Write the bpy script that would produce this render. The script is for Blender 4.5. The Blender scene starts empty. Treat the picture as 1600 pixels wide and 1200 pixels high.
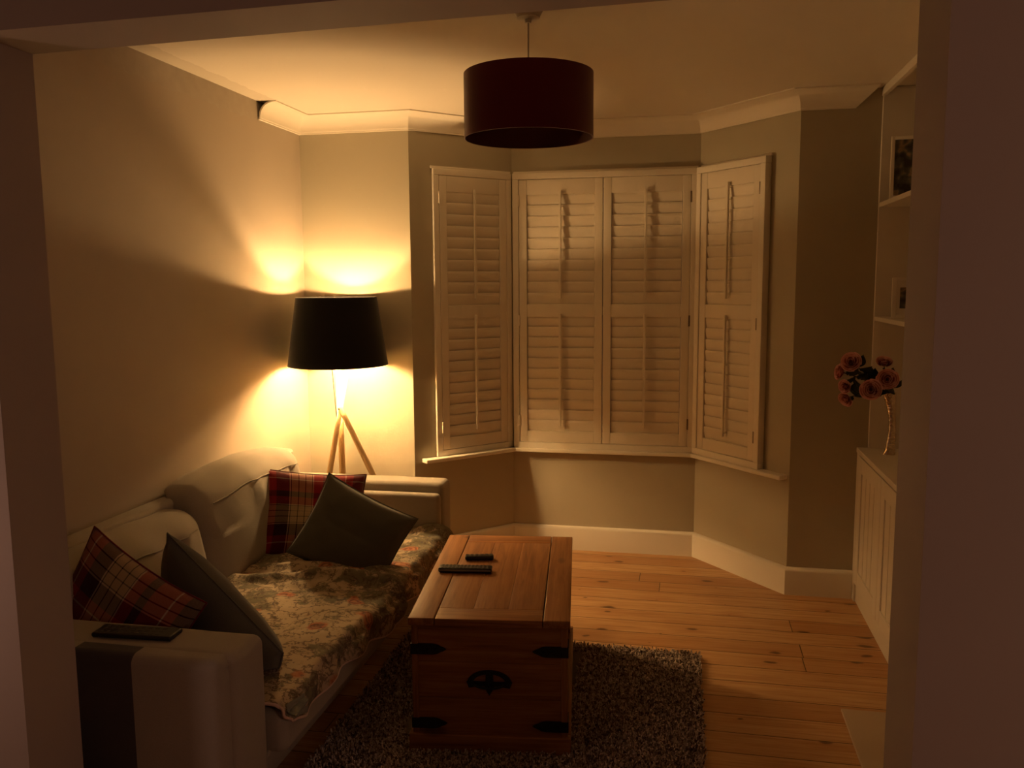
import bpy, math, random
from mathutils import Vector, Matrix, noise
random.seed(7)
SC = bpy.context.scene
COL = SC.collection
PI = math.pi

# ------------------------------------------------------------------ camera, world, exposure
cam_d = bpy.data.cameras.new('camera')
cam_d.sensor_fit = 'HORIZONTAL'; cam_d.sensor_width = 36.0
cam_d.lens = 1325.83 / 1600 * 36
cam_d.clip_start = 0.02
cam = bpy.data.objects.new('camera', cam_d); COL.objects.link(cam)
def cam_axes(pitch, yaw, roll):
    p, y, r = (math.radians(a) for a in (pitch, yaw, roll))
    fw = Vector((-math.sin(y)*math.cos(p), math.cos(y)*math.cos(p), -math.sin(p)))
    rt = Vector((math.cos(y), math.sin(y), 0)); up = rt.cross(fw)
    return fw, math.cos(r)*rt + math.sin(r)*up, -math.sin(r)*rt + math.cos(r)*up
fw, rt, up = cam_axes(6.8342, 11.5655, -0.406)
M = Matrix((rt, up, -fw)).transposed().to_4x4(); M.translation = (0, 0, 1.65)
cam.matrix_world = M
SC.camera = cam
w = bpy.data.worlds.new('night'); SC.world = w; w.use_nodes = True
w.node_tree.nodes['Background'].inputs[0].default_value = (0.02, 0.02, 0.03, 1)
w.node_tree.nodes['Background'].inputs[1].default_value = 0.1
SC.view_settings.view_transform = 'Standard'; SC.view_settings.look = 'None'
SC.view_settings.gamma = 1; SC.view_settings.use_curve_mapping = False
SC.view_settings.exposure = 1.55
SC.cycles.max_bounces = 10; SC.cycles.diffuse_bounces = 7
SC.cycles.sample_clamp_indirect = 0
SC.cycles.blur_glossy = 0.0
SC.cycles.use_adaptive_sampling = False
SC.cycles.use_guiding = True; SC.cycles.guiding_training_samples = 48
BULB_COL = (1.0, 0.585, 0.235); BULB_STRENGTH = 370.0
BACK_COL = (1.0, 0.575, 0.42); BACK_WATTS = 6.2

# ------------------------------------------------------------------ helpers
def tag(o, label=None, cat=None, group=None, kind=None):
    if label: o['label'] = label
    if cat: o['category'] = cat
    if group: o['group'] = group
    if kind: o['kind'] = kind
    return o
def thing(name, loc, label, cat, group=None, rz=0.0):
    o = bpy.data.objects.new(name, None); COL.objects.link(o)
    o.empty_display_size = 0.1
    o.location = loc; o.rotation_euler = (0, 0, rz)
    return tag(o, label, cat, group)

class G:
    """collects geometry; coordinates are in the frame of `o` (subtracted on build)"""
    def __init__(s): s.v = []; s.f = []; s.m = []; s.uv = {}
    def add(s, vs, fs, mi=0, uvs=None):
        b = len(s.v); s.v += [tuple(p) for p in vs]
        for k, f in enumerate(fs):
            s.f.append([b+i for i in f]); s.m.append(mi)
            if uvs: s.uv[len(s.f)-1] = [uvs[i] for i in f]
        return s
    def box(s, x0, x1, y0, y1, z0, z1, mi=0, bev=0.0, rot=None, c=None):
        if bev > 0:
            return s.rbox(((x0+x1)/2, (y0+y1)/2, (z0+z1)/2), (x1-x0, y1-y0, z1-z0), bev, 2, 0, mi, chamfer=True)
        vs = [(x, y, z) for x in (x0, x1) for y in (y0, y1) for z in (z0, z1)]
        return s.add(vs, [(0,1,3,2), (4,6,7,5), (0,4,5,1), (2,3,7,6), (0,2,6,4), (1,5,7,3)], mi)
    def rbox(s, c, size, r, seg=3, n=0, mi=0, warp=None, chamfer=False):
        """rounded box: cube grid pushed to rounded corners; n extra cuts per flat side, warp(p)->p in box frame"""
        h = [k/2 for k in size]; r = min(r, *[k*0.999 for k in h])
        ks = []
        for a in range(3):
            inner = h[a]-r; l = []
            for i in range(seg): l.append(-inner - r*math.tan((1-i/seg)*PI/4))
            m = max(1, n); l += [-inner + 2*inner*i/m for i in range(m+1)]
            for i in range(seg): l.append(inner + r*math.tan((i+1)/seg*PI/4))
            ks.append(l)
        idx = {}; vs = []; fs = []
        def vert(p):
            k = tuple(round(q, 6) for q in p)
            if k in idx: return idx[k]
            inn = [max(-(h[a]-r), min(h[a]-r, p[a])) for a in range(3)]
            d = Vector([p[a]-inn[a] for a in range(3)])
            if d.length > 1e-9: d = d.normalized()*r
            q = Vector(inn)+d
            if warp: q = Vector(warp(q))
            idx[k] = len(vs); vs.append((q.x+c[0], q.y+c[1], q.z+c[2])); return idx[k]
        for a in range(3):
            b_, c_ = (a+1) % 3, (a+2) % 3
            for sg in (-1, 1):
                for i in range(len(ks[b_])-1):
                    for j in range(len(ks[c_])-1):
                        q = []
                        for (ii, jj) in ((i, j), (i+1, j), (i+1, j+1), (i, j+1)):
                            p = [0, 0, 0]; p[a] = sg*h[a]; p[b_] = ks[b_][ii]; p[c_] = ks[c_][jj]; q.append(vert(p))
                        if sg < 0: q.reverse()
                        fs.append(q)
        return s.add(vs, fs, mi)
    def tube(s, pts, rad, seg=12, mi=0, caps=True):
        pts = [Vector(p) for p in pts]; n = len(pts)
        if not hasattr(rad, '__len__'): rad = [rad]*n
        vs = []; fs = []
        t0 = (pts[1]-pts[0]).normalized()
        a = t0.orthogonal().normalized()
        for i, p in enumerate(pts):
            t = (pts[min(i+1, n-1)]-pts[max(i-1, 0)]).normalized()
            a = (a - t*a.dot(t)).normalized(); b = t.cross(a)
            for k in range(seg):
                th = 2*PI*k/seg; vs.append(p + rad[i]*(math.cos(th)*a+math.sin(th)*b))
        for i in range(n-1):
            for k in range(seg):
                k2 = (k+1) % seg; fs.append((i*seg+k, i*seg+k2, (i+1)*seg+k2, (i+1)*seg+k))
        if caps: fs.append(tuple(reversed(range(seg)))); fs.append(tuple(range((n-1)*seg, n*seg)))
        return s.add(vs, fs, mi)
    def lathe(s, c, prof, seg=48, mi=0, closed=False):
        vs = []; fs = []; n = len(prof)
        for (r, z) in prof:
            for k in range(seg):
                th = 2*PI*k/seg; vs.append((c[0]+r*math.cos(th), c[1]+r*math.sin(th), c[2]+z))
        for i in range(n if closed else n-1):
            i2 = (i+1) % n
            for k in range(seg):
                k2 = (k+1) % seg; fs.append((i*seg+k, i*seg+k2, i2*seg+k2, i2*seg+k))
        return s.add(vs, fs, mi)
    def prism(s, poly, z0, z1, mi=0):
        n = len(poly); vs = [(x, y, z0) for x, y in poly]+[(x, y, z1) for x, y in poly]
        fs = [tuple(reversed(range(n))), tuple(range(n, 2*n))]+[(i, (i+1) % n, n+(i+1) % n, n+i) for i in range(n)]
        return s.add(vs, fs, mi)
    def grid(s, nu, nv, fn, mi=0, uv=True, flip=False):
        vs = []; uvs = []; fs = []
        for j in range(nv+1):
            for i in range(nu+1):
                vs.append(fn(i/nu, j/nv)); uvs.append((i/nu, j/nv))
        for j in range(nv):
            for i in range(nu):
                a = j*(nu+1)+i; q = (a, a+1, a+nu+2, a+nu+1)
                fs.append(tuple(reversed(q)) if flip else q)
        return s.add(vs, fs, mi, uvs if uv else None)
    def xf(s, mat):
        s.v = [tuple(mat @ Vector(p)) for p in s.v]; return s
    def build(s, name, mats, parent=None, local=False, smooth=True, sharp=35):
        off = Vector((0, 0, 0))
        if parent is not None and not local:
            off = Vector(parent.location)
            if parent.parent: off = off + Vector(parent.parent.location)
        me = bpy.data.meshes.new(name)
        me.from_pydata([(a-off.x, b-off.y, c-off.z) for a, b, c in s.v], [], s.f)
        if not isinstance(mats, (list, tuple)): mats = [mats]
        for m in mats: me.materials.append(m)
        me.polygons.foreach_set('material_index', s.m)
        if s.uv:
            ul = me.uv_layers.new(name='UVMap')
            for fi, us in s.uv.items():
                p = me.polygons[fi]
                for li, u in zip(p.loop_indices, us): ul.data[li].uv = u
        me.update()
        if smooth:
            me.polygons.foreach_set('use_smooth', [True]*len(me.polygons))
            try: me.set_sharp_from_angle(angle=math.radians(sharp))
            except Exception: pass
        o = bpy.data.objects.new(name, me); COL.objects.link(o)
        if parent is not None: o.parent = parent
        return o
def struct(name, g, m, parent=None, **k):
    o = g.build(name, m, parent, **k)
    if parent is None: o['kind'] = 'structure'
    return o

# ------------------------------------------------------------------ materials
class NT:
    def __init__(s, name, rough=0.6, spec=0.3, metallic=0.0):
        s.m = bpy.data.materials.new(name); s.m.use_nodes = True
        s.n = s.m.node_tree.nodes; s.l = s.m.node_tree.links
        s.b = s.n['Principled BSDF']
        s.b.inputs['Roughness'].default_value = rough
        s.b.inputs['Specular IOR Level'].default_value = spec
        s.b.inputs['Metallic'].default_value = metallic
    def node(s, t, **k):
        n = s.n.new(t)
        for a, b in k.items(): setattr(n, a, b)
        return n
    def put(s, sock, v):
        if hasattr(v, 'is_output') or isinstance(v, bpy.types.NodeSocket): s.l.new(v, sock)
        elif v is not None:
            if hasattr(sock.default_value, '__len__') and hasattr(v, '__len__') and len(v) == 3 and len(sock.default_value) == 4: v = (*v, 1)
            sock.default_value = v
    def math(s, op, a, b=None, c=None):
        n = s.node('ShaderNodeMath', operation=op)
        for i, v in enumerate((a, b, c)):
            if v is not None: s.put(n.inputs[i], v)
        return n.outputs[0]
    def mix(s, f, a, b, mode='MIX'):
        n = s.node('ShaderNodeMix', data_type='RGBA', blend_type=mode)
        s.put(n.inputs[0], f); s.put(n.inputs[6], a); s.put(n.inputs[7], b); return n.outputs[2]
    def coord(s, which='Object'): return s.node('ShaderNodeTexCoord').outputs[which]
    def mapp(s, v, scale=(1,1,1), rot=(0,0,0), loc=(0,0,0)):
        n = s.node('ShaderNodeMapping'); s.put(n.inputs[0], v)
        n.inputs['Scale'].default_value = scale; n.inputs['Rotation'].default_value = rot; n.inputs['Location'].default_value = loc
        return n.outputs[0]
    def noise(s, v, scale, detail=3, rough=0.5, dist=0.0, out=0):
        n = s.node('ShaderNodeTexNoise'); s.put(n.inputs['Vector'], v); n.inputs['Scale'].default_value = scale
        n.inputs['Detail'].default_value = detail; n.inputs['Roughness'].default_value = rough; n.inputs['Distortion'].default_value = dist
        return n.outputs[out]
    def voro(s, v, scale, feature='F1', out='Distance', rnd=1.0, dims='3D'):
        n = s.node('ShaderNodeTexVoronoi', feature=feature, voronoi_dimensions=dims); s.put(n.inputs['Vector'], v); n.inputs['Scale'].default_value = scale
        n.inputs['Randomness'].default_value = rnd
        return n.outputs[out]
    def ramp(s, f, stops, interp='LINEAR'):
        n = s.node('ShaderNodeValToRGB'); cr = n.color_ramp; cr.interpolation = interp
        while len(cr.elements) > 1: cr.elements.remove(cr.elements[-1])
        for i, (p, c) in enumerate(stops):
            e = cr.elements[0] if i == 0 else cr.elements.new(p)
            e.position = p; e.color = (*c, 1) if hasattr(c, '__len__') else (c, c, c, 1)
        s.put(n.inputs[0], f); return n.outputs[0]
    def sep(s, v):
        n = s.node('ShaderNodeSeparateXYZ'); s.put(n.inputs[0], v); return n.outputs
    def comb(s, x, y, z):
        n = s.node('ShaderNodeCombineXYZ')
        for i, v in enumerate((x, y, z)): s.put(n.inputs[i], v)
        return n.outputs[0]
    def col(s, c): s.put(s.b.inputs['Base Color'], c); return s
    def bump(s, h, strength=0.3, dist=0.01):
        n = s.node('ShaderNodeBump'); n.inputs['Strength'].default_value = strength; n.inputs['Distance'].default_value = dist
        s.put(n.inputs['Height'], h); s.l.new(n.outputs[0], s.b.inputs['Normal']); return s

def paint(name, c, rough=0.75, var=0.06, bump=0.06, scale=60):
    t = NT(name, rough, 0.25); v = t.coord()
    n = t.noise(v, 2.2, 3)
    t.col(t.mix(n, tuple(k*(1-var) for k in c), tuple(min(1, k*(1+var)) for k in c)))
    t.bump(t.noise(v, scale, 3), bump, 0.003)
    return t.m
def plain(name, c, rough=0.5, spec=0.4, metallic=0.0):
    t = NT(name, rough, spec, metallic); t.col(c)
    n = t.noise(t.coord(), 90, 2); t.bump(n, 0.04, 0.001); return t.m
def fabric(name, c1, c2, scale=500, rough=0.9, bump=0.35):
    t = NT(name, rough, 0.12); v = t.coord()
    wv = t.noise(v, scale, 2, 0.6); big = t.noise(v, 6, 3)
    t.col(t.mix(t.math('MULTIPLY_ADD', wv, 0.7, t.math('MULTIPLY', big, 0.3)), c1, c2))
    t.b.inputs['Sheen Weight'].default_value = 0.15
    t.bump(wv, bump, 0.0015); return t.m

MAT = {}
# left wall: warm off-white paint with the plaster scar left where a cornice was taken off
t = NT('wall_paint_cream', 0.8, 0.2); v = t.coord('Object'); x, y, z = t.sep(v)
scar_edge = t.math('MULTIPLY_ADD', t.noise(t.mapp(v, (1, 5, 5)), 3, 4), 0.05, 2.452)
scar = t.math('MULTIPLY', t.math('GREATER_THAN', z, scar_edge), t.math('LESS_THAN', y, 4.11))
base = t.mix(t.noise(v, 1.6, 3), (0.40, 0.345, 0.28), (0.45, 0.39, 0.32))
t.col(t.mix(t.math('MULTIPLY', scar, 0.4), base, t.mix(t.noise(v, 18, 4), (0.30, 0.27, 0.23), (0.52, 0.48, 0.41))))
t.bump(t.math('ADD', t.math('MULTIPLY', t.noise(v, 3.5, 2), 1.2), t.math('MULTIPLY', t.noise(v, 60, 3), 0.05)), 0.10, 0.02)
MAT['cream'] = t.m
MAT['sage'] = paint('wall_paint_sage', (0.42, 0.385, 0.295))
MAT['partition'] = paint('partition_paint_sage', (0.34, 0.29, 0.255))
t = NT('ceiling_paint_white', 0.85, 0.15); v = t.coord(); x, y, z = t.sep(v)
ed = t.math('MULTIPLY_ADD', t.noise(t.mapp(v, (2, 4, 1)), 4, 4), 0.05, -2.085)
sc = t.math('MULTIPLY', t.math('LESS_THAN', x, ed), t.math('LESS_THAN', y, 4.11))
t.col(t.mix(t.math('MULTIPLY', sc, 0.5), t.mix(t.noise(v, 2, 3), (0.68, 0.63, 0.55), (0.73, 0.68, 0.60)), (0.52, 0.47, 0.40)))
t.bump(t.noise(v, 40, 3), 0.06, 0.004); MAT['ceiling'] = t.m
MAT['trim'] = paint('trim_gloss_white', (0.74, 0.70, 0.62), 0.42, 0.03, 0.04, 25)
MAT['cornice'] = paint('cornice_plaster_white', (0.76, 0.71, 0.62), 0.7, 0.03, 0.05, 40)
MAT['cornice_shade'] = paint('hollow_end_shade', (0.10, 0.075, 0.05), 0.9, 0.3, 0.4, 30)  # dark tone paints in the shade inside the hollow cornice end
MAT['shutter'] = paint('shutter_satin_white', (0.72, 0.67, 0.58), 0.38, 0.02, 0.02, 20)
MAT['cabinet'] = paint('cabinet_satin_white', (0.66, 0.62, 0.55), 0.45, 0.03, 0.03, 30)
MAT['dark_metal'] = plain('dark_metal', (0.03, 0.028, 0.026), 0.45, 0.5, 0.8)
MAT['steel'] = plain('hinge_steel', (0.22, 0.18, 0.14), 0.45, 0.5, 0.9)
MAT['black'] = plain('black_plastic', (0.012, 0.011, 0.012), 0.38, 0.45)
MAT['key'] = plain('key_rubber', (0.06, 0.055, 0.055), 0.6, 0.3)
MAT['silver_plastic'] = plain('grey_plastic', (0.22, 0.22, 0.23), 0.4, 0.5)
# glass
t = NT('window_glass', 0.02, 0.5); t.b.inputs['Transmission Weight'].default_value = 1.0; t.b.inputs['Base Color'].default_value = (0.9, 0.93, 0.92, 1); MAT['glass'] = t.m
# pine floorboards, running along x
t = NT('pine_floorboards', 0.42, 0.35); v = t.coord(); x, y, z = t.sep(v)
BW = 0.140
yr = t.math('DIVIDE', t.math('ADD', y, 20.055), BW); row = t.math('FLOOR', yr); fr = t.math('FRACT', yr)
wn = t.node('ShaderNodeTexWhiteNoise', noise_dimensions='1D'); t.put(wn.inputs['W'], row); rnd = wn.outputs['Value']
xo = t.math('DIVIDE', t.math('ADD', x, t.math('MULTIPLY_ADD', rnd, 3.1, 20)), 2.35); bx = t.math('FLOOR', xo); fx = t.math('FRACT', xo)
wn2 = t.node('ShaderNodeTexWhiteNoise', noise_dimensions='2D'); t.put(wn2.inputs['Vector'], t.comb(bx, row, 0)); rv = wn2.outputs['Value']
off = t.math('MULTIPLY', rv, 37.0)
vv = t.comb(t.math('ADD', x, off), y, off)
# knots: sparse, dark, with the grain bending round them
wob = t.sep(t.noise(t.mapp(vv, (1, 1, 1)), 7, 3, out=1))
kv = t.comb(t.math('ADD', t.math('MULTIPLY', t.math('ADD', x, off), 2.6), t.math('MULTIPLY', wob[0], 0.25)), t.math('ADD', t.math('MULTIPLY', t.math('ADD', y, off), 5.3), t.math('MULTIPLY', wob[1], 0.30)), 0)
kd = t.voro(kv, 1.0, rnd=0.9, dims='2D')
kc = t.voro(kv, 1.0, out='Color', rnd=0.9, dims='2D')
kr = t.math('MULTIPLY', t.math('POWER', t.sep(kc)[0], 1.8), 0.17)
knot = t.ramp(t.math('DIVIDE', kd, t.math('MAXIMUM', kr, 0.02)), [(0, 1.0), (0.55, 0.85), (1.0, 0.0)])
halo = t.ramp(kd, [(0, 1.0), (0.35, 0.0)])
g1 = t.noise(t.mapp(vv, (1.1, 26, 1)), 2.4, 5, 0.62, 0.7)
g2 = t.noise(t.mapp(vv, (3, 120, 1)), 2.0, 3, 0.5)
gr = t.math('ADD', t.math('MULTIPLY', g1, 0.75), t.math('MULTIPLY', g2, 0.25))
c = t.ramp(t.math('ADD', gr, t.math('MULTIPLY', halo, 0.0)), [(0.30, (0.33, 0.16, 0.062)), (0.48, (0.53, 0.315, 0.145)), (0.70, (0.66, 0.44, 0.225))])
c = t.mix(t.math('MULTIPLY', rv, 0.62), c, (0.34, 0.15, 0.05))
c = t.mix(t.math('MULTIPLY', halo, 0.30), c, (0.33, 0.12, 0.03))
c = t.mix(t.math('MULTIPLY', knot, 0.88), c, (0.065, 0.022, 0.008))
gap = t.math('MAXIMUM', t.math('LESS_THAN', fr, 0.030), t.math('LESS_THAN', fx, 0.0018))
c = t.mix(t.math('MULTIPLY', gap, 0.85), c, (0.03, 0.014, 0.006))
t.col(c)
edge = t.ramp(t.math('ABSOLUTE', t.math('SUBTRACT', fr, 0.5)), [(0.44, 1.0), (0.5, 0.0)])
t.bump(t.math('ADD', edge, t.math('MULTIPLY', gr, 0.12)), 0.35, 0.004)
t.put(t.b.inputs['Roughness'], t.ramp(g1, [(0.3, 0.5), (0.7, 0.38)])); MAT['floor'] = t.m

def pine(name, axis, dark=(0.16, 0.062, 0.018), mid=(0.29, 0.125, 0.042), lite=(0.40, 0.195, 0.070), knot_at=None):
    t = NT(name, 0.45, 0.35); v = t.coord()
    sc = [14, 14, 14]; sc[axis] = 0.9
    g1 = t.noise(t.mapp(v, tuple(sc)), 2.6, 5, 0.6, 0.8)
    s2 = [90, 90, 90]; s2[axis] = 2.5
    g2 = t.noise(t.mapp(v, tuple(s2)), 1.5, 3)
    g = t.math('ADD', t.math('MULTIPLY', g1, 0.75), t.math('MULTIPLY', g2, 0.25))
    c = t.ramp(g, [(0.32, dark), (0.5, mid), (0.7, lite)])
    sk = [6, 6, 6]; sk[axis] = 2.4
    kv = t.mapp(v, tuple(sk), (0, 0, 0), (3.3, 1.7, 0.4)); kd = t.voro(kv, 1.0); kc = t.sep(t.voro(kv, 1.0, out='Color'))[0]
    knot = t.ramp(t.math('DIVIDE', kd, t.math('MAXIMUM', t.math('MULTIPLY', kc, 0.16), 0.02)), [(0, 1.0), (0.6, 0.7), (1.0, 0.0)])
    c = t.mix(t.math('MULTIPLY', knot, 0.75), c, (0.07, 0.025, 0.01))
    if knot_at:
        vm = t.node('ShaderNodeVectorMath', operation='DISTANCE'); t.put(vm.inputs[0], t.mapp(v, (1, 1.45, 1))); vm.inputs[1].default_value = (knot_at[0], knot_at[1]*1.45, knot_at[2])
        k2 = t.ramp(t.math('ADD', vm.outputs['Value'], t.math('MULTIPLY', g1, 0.01)), [(0.030, 1.0), (0.048, 0.0)])
        c = t.mix(t.math('MULTIPLY', k2, 0.8), c, (0.09, 0.035, 0.015))
    t.col(c); t.bump(g, 0.15, 0.002); return t.m
MAT['pine_x'] = pine('waxed_pine_across', 0)
MAT['pine_y'] = pine('waxed_pine_along', 1, knot_at=(-0.175, 0.455, 0.49))
MAT['pine_z'] = pine('waxed_pine_upright', 2)
MAT['oak'] = pine('pale_oak', 2, (0.48, 0.33, 0.16), (0.60, 0.43, 0.22), (0.66, 0.50, 0.28))
MAT['sofa'] = fabric('sofa_linen_beige', (0.25, 0.225, 0.185), (0.37, 0.335, 0.28), 420)
MAT['sofa_stripe'] = fabric('charcoal_stripe_fabric', (0.05, 0.042, 0.045), (0.085, 0.07, 0.07), 420)
MAT['grey_cushion'] = fabric('grey_cushion_fabric', (0.085, 0.085, 0.072), (0.145, 0.145, 0.122), 600)
MAT['shade_black'] = fabric('black_shade_fabric', (0.008, 0.008, 0.009), (0.016, 0.015, 0.016), 700, 0.85, 0.2)
MAT['shade_lining'] = plain('shade_lining_pale_foil', (0.94, 0.91, 0.85), 0.13, 0.5, 1.0)
MAT['shade_red'] = fabric('burgundy_velvet', (0.085, 0.003, 0.008), (0.14, 0.006, 0.012), 300, 0.85, 0.15)
MAT['shade_red'].node_tree.nodes['Principled BSDF'].inputs['Sheen Weight'].default_value = 0.5
MAT['copper_lining'] = plain('copper_lining', (0.10, 0.03, 0.018), 0.45, 0.4, 0.5)
MAT['white_plastic'] = plain('white_plastic', (0.62, 0.58, 0.52), 0.4, 0.4)
MAT['tile'] = paint('hearth_stone', (0.46, 0.36, 0.26), 0.55, 0.08, 0.05, 20)

def plaid(name, k=2.0, ou=0.0, ov=0.0):
    t = NT(name, 0.92, 0.1); uv = t.coord('UV'); u, v_, _ = t.sep(uv)
    red = (0.33, 0.014, 0.018); dk = (0.055, 0.008, 0.016); cr = (0.50, 0.40, 0.26); wl = (0.62, 0.48, 0.38); bl = (0.02, 0.012, 0.018)
    st = [(0.0, red), (0.13, wl), (0.145, red), (0.24, dk), (0.40, bl), (0.41, wl), (0.425, bl), (0.435, cr), (0.52, bl), (0.532, cr),
          (0.61, bl), (0.622, cr), (0.70, bl), (0.71, wl), (0.725, red), (0.84, dk), (0.93, red)]
    a = t.ramp(t.math('FRACT', t.math('MULTIPLY_ADD', u, k, ou)), st, 'CONSTANT')
    b = t.ramp(t.math('FRACT', t.math('MULTIPLY_ADD', v_, k, ov)), st, 'CONSTANT')
    tw = t.math('FRACT', t.math('MULTIPLY', t.math('ADD', u, v_), 110))
    c = t.mix(t.math('MULTIPLY_ADD', t.math('GREATER_THAN', tw, 0.5), 0.14, 0.38), a, b)
    c = t.mix(0.45, c, t.mix(1.0, a, b, 'MULTIPLY'))
    t.col(c); t.bump(t.noise(uv, 260, 2), 0.3, 0.0015)
    t.b.inputs['Sheen Weight'].default_value = 0.2
    return t.m
MAT['plaid_far'] = plaid('red_tartan_wool', 1.35, 0.06, 0.93)
MAT['plaid_near'] = plaid('red_tartan_wool_rotated', 1.35, 0.02, 0.35)
# floral throw
t = NT('floral_throw_cotton', 0.92, 0.1); v = t.coord('Object')
vd = t.node('ShaderNodeVectorMath', operation='ADD'); t.put(vd.inputs[0], v)
vs_ = t.node('ShaderNodeVectorMath', operation='SCALE'); t.put(vs_.inputs[0], t.noise(v, 9, 3, out=1)); vs_.inputs['Scale'].default_value = 0.09
t.put(vd.inputs[1], vs_.outputs[0]); wv = vd.outputs[0]
c = t.mix(t.noise(v, 5, 2), (0.35, 0.275, 0.185), (0.50, 0.41, 0.29))
leaf = t.ramp(t.math('ADD', t.noise(wv, 9.0, 6, 0.78), t.math('MULTIPLY', t.math('ADD', t.noise(v, 1.7, 1), t.math('MULTIPLY', t.sep(v)[1], 0.20)), 0.35)), [(0.87, 0.0), (0.94, 1.0)])
c = t.mix(t.math('MULTIPLY', leaf, 0.85), c, t.mix(t.noise(v, 26, 3), (0.05, 0.055, 0.045), (0.20, 0.18, 0.115)))
line = t.ramp(t.math('ABSOLUTE', t.math('SUBTRACT', t.noise(wv, 13, 4, 0.6), 0.5)), [(0.012, 1.0), (0.03, 0.0)])
c = t.mix(t.math('MULTIPLY', line, 0.75), c, (0.10, 0.07, 0.055))
fv = t.voro(wv, 6.5); fc = t.sep(t.voro(wv, 6.5, out='Color'))
isf = t.math('MULTIPLY', t.ramp(t.math('ADD', fv, t.math('MULTIPLY', t.noise(v, 30, 3), 0.16)), [(0.29, 1.0), (0.36, 0.0)]), t.math('GREATER_THAN', fc[1], 0.45))
pet = t.ramp(t.math('FRACT', t.math('MULTIPLY_ADD', t.noise(v, 34, 2), 1.6, t.math('MULTIPLY', fv, 7))), [(0.0, (0.34, 0.085, 0.05)), (0.5, (0.46, 0.20, 0.10)), (0.85, (0.14, 0.05, 0.035))])
c = t.mix(t.math('MULTIPLY', isf, 0.8), c, pet)
sp = t.math('LESS_THAN', t.voro(wv, 34), 0.20)
c = t.mix(t.math('MULTIPLY', sp, t.ramp(t.noise(v, 6, 2), [(0.48, 0.0), (0.6, 0.8)])), c, (0.10, 0.09, 0.11))
t.col(c); t.bump(t.noise(v, 300, 2), 0.3, 0.002); MAT['throw'] = t.m
MAT['throw_hem'] = fabric('throw_hem_pink', (0.50, 0.36, 0.30), (0.60, 0.46, 0.38), 300)
MAT['throw_lining'] = fabric('throw_reverse_grey_green', (0.16, 0.17, 0.14), (0.22, 0.23, 0.19), 300)
# rug
t = NT('rug_pile_wool', 0.95, 0.05); v = t.coord()
r = t.voro(v, 105, out='Color')
t.col(t.ramp(t.sep(r)[0], [(0, (0.10, 0.07, 0.055)), (0.3, (0.26, 0.20, 0.17)), (0.65, (0.55, 0.46, 0.40)), (1, (0.72, 0.64, 0.57))])); MAT['rug'] = t.m
MAT['rug_base'] = fabric('rug_backing', (0.10, 0.075, 0.06), (0.18, 0.14, 0.11), 200)
# flowers, vase, pictures
t = NT('rose_petal_pink', 0.75, 0.2); t.col(t.ramp(t.math('MULTIPLY_ADD', t.noise(t.coord(), 60, 2), 0.12, t.sep(t.coord('UV'))[1]), [(0.30, (0.16, 0.022, 0.022)), (0.75, (0.50, 0.17, 0.16)), (1.0, (0.82, 0.50, 0.46))])); MAT['petal'] = t.m
t = NT('rose_leaf_green', 0.6, 0.3); t.col(t.mix(t.noise(t.coord(), 30, 2), (0.018, 0.030, 0.022), (0.04, 0.06, 0.035))); MAT['leaf'] = t.m
t = NT('hammered_metal', 0.22, 0.5, 1.0); t.col((0.72, 0.60, 0.46)); t.bump(t.voro(t.coord(), 90), 0.5, 0.004); MAT['vase'] = t.m
def photo(name, sx):
    t = NT(name, 0.35, 0.4); v = t.coord()
    t.col(t.ramp(t.noise(t.mapp(v, (sx, 14, 10)), 1.6, 2), [(0.40, (0.03, 0.025, 0.025)), (0.52, (0.10, 0.10, 0.08)), (0.60, (0.32, 0.22, 0.13)), (0.7, (0.06, 0.07, 0.06))])); return t.m
MAT['photo'] = photo('family_photo_print', 12); MAT['photo_dark'] = photo('dark_photo_print', 5)
# the lit bulb gives off light
t = NT('bulb_lit'); t.n.remove(t.b); em = t.node('ShaderNodeEmission'); em.inputs[0].default_value = (*BULB_COL, 1); em.inputs[1].default_value = BULB_STRENGTH
t.l.new(em.outputs[0], t.n['Material Output'].inputs[0]); MAT['bulb_lit'] = t.m

# ------------------------------------------------------------------ room shell
H = 2.577; XL = -2.159; YF = 4.595; YD = 4.54
A = (-1.515, YF); B = (-1.035, 5.09); C = (0.07, 5.09); D = (0.545, YD)
XA = 1.28            # back of the right alcove
g = G().box(-2.4, 2.5, -2.6, 5.4, -0.12, 0.0); struct('floor', g, MAT['floor'], smooth=False)
g = G().box(-2.4, 2.5, -2.6, 5.4, H, H+0.12); struct('ceiling', g, MAT['ceiling'], smooth=False)
g = G().box(XL-0.15, XL, -2.6, 5.4, 0, H); struct('wall_left', g, MAT['cream'], smooth=False)
g = G().box(XL, A[0], YF, YF+0.12, 0, H).add([(A[0], YF, 0), (A[0], YF, H), (A[0]+0.09, YF+0.09, 0), (A[0]+0.09, YF+0.09, H)], [])
struct('wall_far_left', g, MAT['sage'], smooth=False)
g = G().box(D[0]+0.0, XA+0.15, YD, YD+0.12, 0, H); struct('wall_far_right', g, MAT['sage'], smooth=False)

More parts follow.
